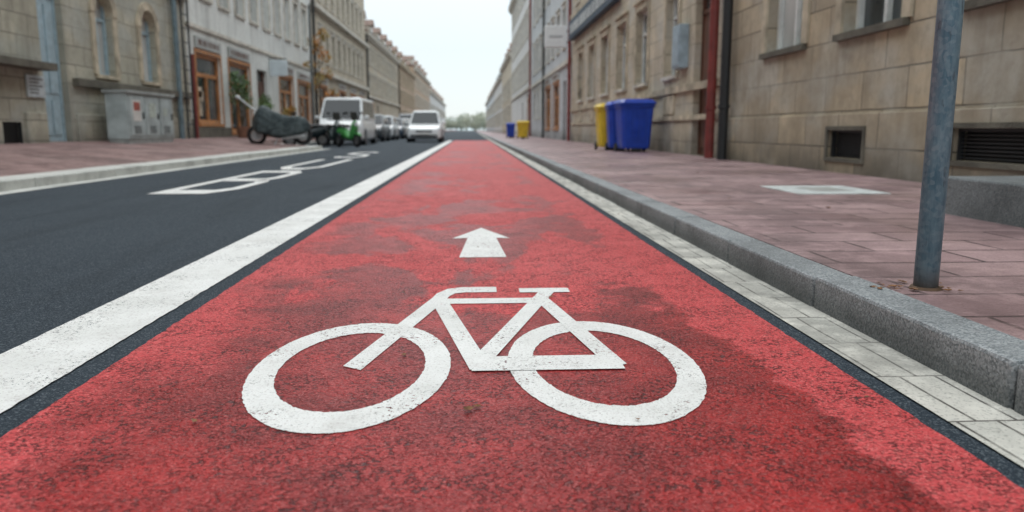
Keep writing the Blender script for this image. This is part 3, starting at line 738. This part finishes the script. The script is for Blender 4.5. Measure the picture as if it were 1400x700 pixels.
car('white_car', -2.42, 39.5, WH, L=4.2, W=1.78, H=1.62, kind='hatch')
car('parked_car', -3.2, 52, (.12,.14,.16), H=1.5)

def moto(name, x, y, z, color, rot, scooter=True):
    g = empty(name, (x, y, z)); g.rotation_euler = (0, 0, rot)
    pm = simple(name+'_paint', color, .3, var=.15)
    b = MB(); b.torus((0,-.62,.27),.21,.06); b.torus((0,.62,.27),.21,.06); b.build('tyres', tyre, g, smooth=True)
    b = MB(); b.cyl_x(0,-.62,.27,.15,.05); b.cyl_x(0,.62,.27,.15,.05); b.build('rims', rim, g)
    b = MB()
    def e8(yy, w, z0, z1): return [(w*math.cos(t), yy, (z0+z1)/2+(z1-z0)/2*math.sin(t)) for t in [2*math.pi*k/10 for k in range(10)]]
    b.loft([e8(.85,.05,.62,.72),e8(.7,.15,.42,.78),e8(.35,.19,.30,.76),e8(.0,.17,.28,.70),e8(-.12,.14,.25,.40),e8(-.3,.15,.24,.38),e8(-.42,.18,.26,.95),e8(-.50,.16,.40,1.02),e8(-.58,.06,.6,.95)])
    b.loft([e8(-.9,.05,.40,.44),e8(-.75,.08,.42,.56),e8(-.5,.08,.42,.56)])
    b.build('bodywork', pm, g, smooth=True, subd=1)
    b = MB(); b.loft([e8(.8,.08,.76,.82),e8(.4,.16,.76,.86),e8(.05,.15,.72,.82)]); b.tube([(-.34,-.38,1.02),(-.1,-.45,1.0),(.1,-.45,1.0),(.34,-.38,1.02)],.02,8)
    b.tube([(0,-.45,1.0),(0,-.62,.3)],.035,8); b.tube([(-.2,-.42,1.0),(-.3,-.45,1.22)],.008,6); b.tube([(.2,-.42,1.0),(.3,-.45,1.22)],.008,6)
    b.box(-.36,-.25,-.46,-.44,1.2,1.28); b.box(.25,.36,-.46,-.44,1.2,1.28); b.build('seat_and_handlebar', MT['dark'], g)
    b = MB(); b.loft([[(-.16,-.52,.98),(.16,-.52,.98),(.16,-.5,.98),(-.16,-.5,.98)],[(-.13,-.42,1.28),(.13,-.42,1.28),(.13,-.4,1.28),(-.13,-.4,1.28)]]); b.build('windscreen', cgl, g)
    b = MB(); b.tube([(0,-.6,.84),(0,-.5,.84)],.075,14); b.build('headlamp', lampm, g)
moto('parked_scooter', -4.60, 29.2, 0, (.07,.33,.08), R(40))
moto('parked_scooter', -6.2, 29.5, 0, (.02,.03,.035), R(-60))
moto('parked_scooter', -5.3, 30.0, 0, (.03,.05,.05), R(30))

# covered motorcycle: tarpaulin pulled over handlebar, tank and seat, wheels showing under the hem
g = empty('covered_motorcycle', (-6.05, 24.9, .165))
tarp = M('tarpaulin', .6, (.045,.06,.062), spec=.35); tarp.col(tarp.mix(tarp.ramp(tarp.noise(4,5,.6),.4,.65),(.035,.052,.058),(.10,.13,.135))); tarp.bump(tarp.noise(5,5,.6,1.2), .14); tarp=tarp.m
b = MB(); rings = []
prof = [(-.84,.10,.74,.50),(-.74,.22,.95,.40),(-.60,.40,1.16,.36),(-.50,.46,1.25,.34),(-.38,.40,1.20,.30),(-.22,.30,1.06,.22),(.0,.26,1.00,.18),(.22,.24,.90,.20),(.45,.24,.90,.24),(.68,.23,.92,.34),(.86,.18,.80,.42),(.98,.08,.60,.46)]
for (xx, w, hh, hem) in prof:
    rg = []
    n = 28
    for k in range(n):
        t = math.pi*k/(n-1); c_ = -math.cos(t); px = w*(1 if c_ > 0 else -1)*abs(c_)**.6*(1+.25*(1-math.sin(t)))
        pz = hem+(hh-hem)*math.sin(t)**.75
        f = 1+.22*math.sin(k*2.3+xx*11)*(1-math.sin(t)*.8)
        rg.append((xx+.03*math.sin(k*3.1), px*f, pz+(.05*math.sin(xx*14+k) if k in (0, n-1) else 0)))
    rings.append(rg)
b.loft(rings, cap=True); b.build('tarpaulin', tarp, g, smooth=True, subd=1)
b = MB(); b.torus((-.72,0,.31),.25,.06,axis='y'); b.torus((.70,0,.31),.25,.065,axis='y'); b.build('tyres', tyre, g, smooth=True)
b = MB(); b.tube([(-.72,-.03,.31),(-.72,.03,.31)],.17,14); b.tube([(.70,-.04,.31),(.70,.04,.31)],.17,14); b.tube([(-.72,.06,.3),(-.5,.06,.9)],.03,8); b.tube([(-.72,-.06,.3),(-.5,-.06,.9)],.03,8)
b.tube([(.1,-.2,.2),(.85,-.2,.30)],.045,8); b.tube([(.0,-.12,.3),(-.1,-.35,.0)],.02,6)
b.tube([(-.6,-.1,1.02),(-.85,-.12,1.18),(-1.18,-.15,1.46)],.028,8); b.tube([(-1.15,-.15,1.44),(-1.26,-.15,1.5)],.05,8); b.build('wheels_fork_and_bar', simple('dull_chrome', (.45,.47,.48), .4, metal=.3), g)

# ---------------------------------------------------------------- street lamp
g = empty('street_lamp')
b = MB(); b.tube([(-7.6,38,.2),(-7.6,38,1.2),(-7.6,38,6.4),(-7.4,38,6.75),(-6.9,38,6.85)],[.10,.075,.05,.045,.04],12); b.build('pole', simple('lamp_pole_paint', (.12,.13,.13), .5), g, smooth=True)
b = MB(); b.loft([[(-7.0,37.88,6.78),(-7.0,38.12,6.78),(-7.0,38.08,6.92),(-7.0,37.92,6.92)],[(-6.3,37.85,6.76),(-6.3,38.15,6.76),(-6.3,38.08,6.86),(-6.3,37.92,6.86)]]); b.build('lamp_head', simple('lamp_head_grey', (.3,.31,.32), .4), g, bevel=.02)

# ---------------------------------------------------------------- vegetation
def foliage(b, c, rx, ry, rz, n, s):
    for _ in range(n):
        while True:
            p = Vector((random.uniform(-1,1), random.uniform(-1,1), random.uniform(-1,1)))
            if .15 < p.length < 1: break
        o = Vector((c[0]+p.x*rx, c[1]+p.y*ry, c[2]+p.z*rz))
        u = Vector((random.gauss(0,1), random.gauss(0,1), random.gauss(0,1))).normalized(); v = u.orthogonal().normalized()
        ss = s*random.uniform(.6, 1.3)
        b.quad(o-u*ss, o-v*ss*.6, o+u*ss, o+v*ss*.6)
def leafmat(name, c1, c2, sc_=1.5):
    a = M(name, .6); a.col(a.mix(a.ramp(a.noise(sc_,2),.38,.62), c1, c2)); return a.m
aut = leafmat('autumn_leaves', (.45,.17,.03), (.26,.19,.04)); grn = leafmat('green_leaves', (.04,.09,.025), (.10,.17,.05))
bark = simple('bark', (.10,.075,.05), .9, scale=10, bump=.02)
g = empty('small_tree')
b = MB(); b.tube([(-7.9,41.5,.25),(-7.88,41.5,1.6),(-7.95,41.55,3.2),(-7.9,41.5,5.0)],[.07,.055,.04,.015],8)
lf = MB()
for k in range(9):
    z = 1.9+.38*k; a = k*2.4; L = .62-.04*k
    e2 = (-7.9+L*math.cos(a), 41.5+L*math.sin(a), z+.55); b.tube([(-7.9,41.5,z),((-7.9+e2[0])/2,(41.5+e2[1])/2,z+.2),e2],[.025,.016,.006],6)
    foliage(lf, e2, .36,.36,.32, 70, .08)
b.build('trunk_and_limbs', bark, g); lf.build('crown', aut, g, recalc=False)
def shrub(name, x, y, z, h, r, m):
    g = empty(name); b = MB(); b.tube([(x,y,z),(x,y,z+.42)],[.17,.24],14); b.build('pot', simple('terracotta', (.22,.11,.07), .8), g)
    b = MB(); lf = MB()
    for k in range(7):
        a = k*.9; e2 = (x+r*.6*math.cos(a), y+r*.6*math.sin(a), z+.42+(h-.5)*random.uniform(.35,1)); b.tube([(x,y,z+.35),e2],[.018,.006],6); foliage(lf, e2, r*.5,r*.5,h*.17, 70, .06)
    b.build('stems', bark, g); lf.build('leaves', m, g, recalc=False)
shrub('potted_plant', -8.5, 29.4, .34, 2.4, .40, grn); shrub('potted_plant', -8.5, 33.1, .34, 1.6, .35, grn); shrub('potted_plant', -8.45, 36.6, .34, 1.3, .35, aut)

haze_tree = leafmat('hazed_foliage', (.26,.30,.24), (.38,.39,.30), .3)  # leaf colours greyed and lightened to paint in distance haze
b = MB()
for k in range(100):
    x = random.uniform(-45, 40); y = random.uniform(275, 330); hh = random.uniform(3.5, 7.0)
    b.tube([(x,y,0),(x,y,hh*.5)],[.2,.1],5)
    for q in range(5): foliage(b, (x+random.uniform(-1.5,1.5), y+random.uniform(-1.5,1.5), hh*random.uniform(.3,.85)), 1.9,1.9,hh*.22, 60, .35)
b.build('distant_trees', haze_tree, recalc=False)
b = MB(); rings = []
nx = 60
for j, (yy, f) in enumerate(((650,0),(800,.5),(1000,.9),(1250,1.0),(1600,.6))):
    rings.append([(-900+1800*i/nx, yy, f*(17+7*math.sin(i*.35)+4*math.sin(i*.9+1))) for i in range(nx+1)])
for j in range(len(rings)-1):
    for i in range(nx): b.quad(rings[j][i], rings[j][i+1], rings[j+1][i+1], rings[j+1][i])
b.build('hill', simple('hill_haze', (.60,.67,.70), .95, scale=.02, spec=0.0), smooth=True)  # pale blue base colour carries the haze, no volume in the scene

# ---------------------------------------------------------------- world, sun, camera
w = bpy.data.worlds.new('World'); sc.world = w; w.use_nodes = True
nt = w.node_tree; bg = nt.nodes['Background']
sky = nt.nodes.new('ShaderNodeTexSky'); sky.sky_type = 'NISHITA'; sky.sun_disc = False
sky.sun_elevation = R(52); sky.sun_rotation = 0.0; sky.air_density = 1.0; sky.dust_density = 1.0; sky.ozone_density = 1.0
# overcast: cloud layer over the clear-sky gradient, brighter towards the zenith as real overcast is
tc = nt.nodes.new('ShaderNodeTexCoord'); cn = nt.nodes.new('ShaderNodeTexNoise'); cn.inputs['Scale'].default_value = 1.6; cn.inputs['Detail'].default_value = 4
nt.links.new(tc.outputs['Generated'], cn.inputs['Vector'])
sx = nt.nodes.new('ShaderNodeSeparateXYZ'); nt.links.new(tc.outputs['Generated'], sx.inputs[0])
mr = nt.nodes.new('ShaderNodeMapRange'); mr.inputs[1].default_value = 0.10; mr.inputs[2].default_value = 0.75
nt.links.new(sx.outputs[2], mr.inputs[0])
cz = nt.nodes.new('ShaderNodeMix'); cz.data_type = 'RGBA'
cz.inputs[6].default_value = (5.75, 6.35, 6.55, 1); cz.inputs[7].default_value = (13.4, 14.2, 14.6, 1)
nt.links.new(mr.outputs[0], cz.inputs[0])
nr = nt.nodes.new('ShaderNodeMapRange'); nr.inputs[1].default_value = .3; nr.inputs[2].default_value = .7; nr.inputs[3].default_value = .96; nr.inputs[4].default_value = 1.04
nt.links.new(cn.outputs['Fac'], nr.inputs[0])
sm = nt.nodes.new('ShaderNodeVectorMath'); sm.operation = 'SCALE'; nt.links.new(cz.outputs[2], sm.inputs[0]); nt.links.new(nr.outputs[0], sm.inputs[3])
mx = nt.nodes.new('ShaderNodeMix'); mx.data_type = 'RGBA'; mx.inputs[0].default_value = 0.88
nt.links.new(sky.outputs[0], mx.inputs[6]); nt.links.new(sm.outputs[0], mx.inputs[7])
nt.links.new(mx.outputs[2], bg.inputs[0]); bg.inputs[1].default_value = 0.15
sd = bpy.data.lights.new('sun', 'SUN'); sd.energy = 0.6; sd.angle = R(25); sd.color = (1, .97, .93)
so = bpy.data.objects.new('sun', sd); so.rotation_euler = (-R(90-52), 0, 0); sc.collection.objects.link(so)

cd = bpy.data.cameras.new('camera'); cam = bpy.data.objects.new('camera', cd); sc.collection.objects.link(cam)
cam.location = (0, 0, 0.65); cam.rotation_euler = (R(90-9.36), 0, R(-2.96))
cd.sensor_width = 36; cd.lens = 27.0; cd.clip_start = .05; cd.clip_end = 6000
cd.dof.use_dof = True; cd.dof.focus_distance = 2.25; cd.dof.aperture_fstop = 2.6
sc.camera = cam
sc.view_settings.view_transform = 'Standard'; sc.view_settings.look = 'None'; sc.view_settings.exposure = 0; sc.view_settings.gamma = 1
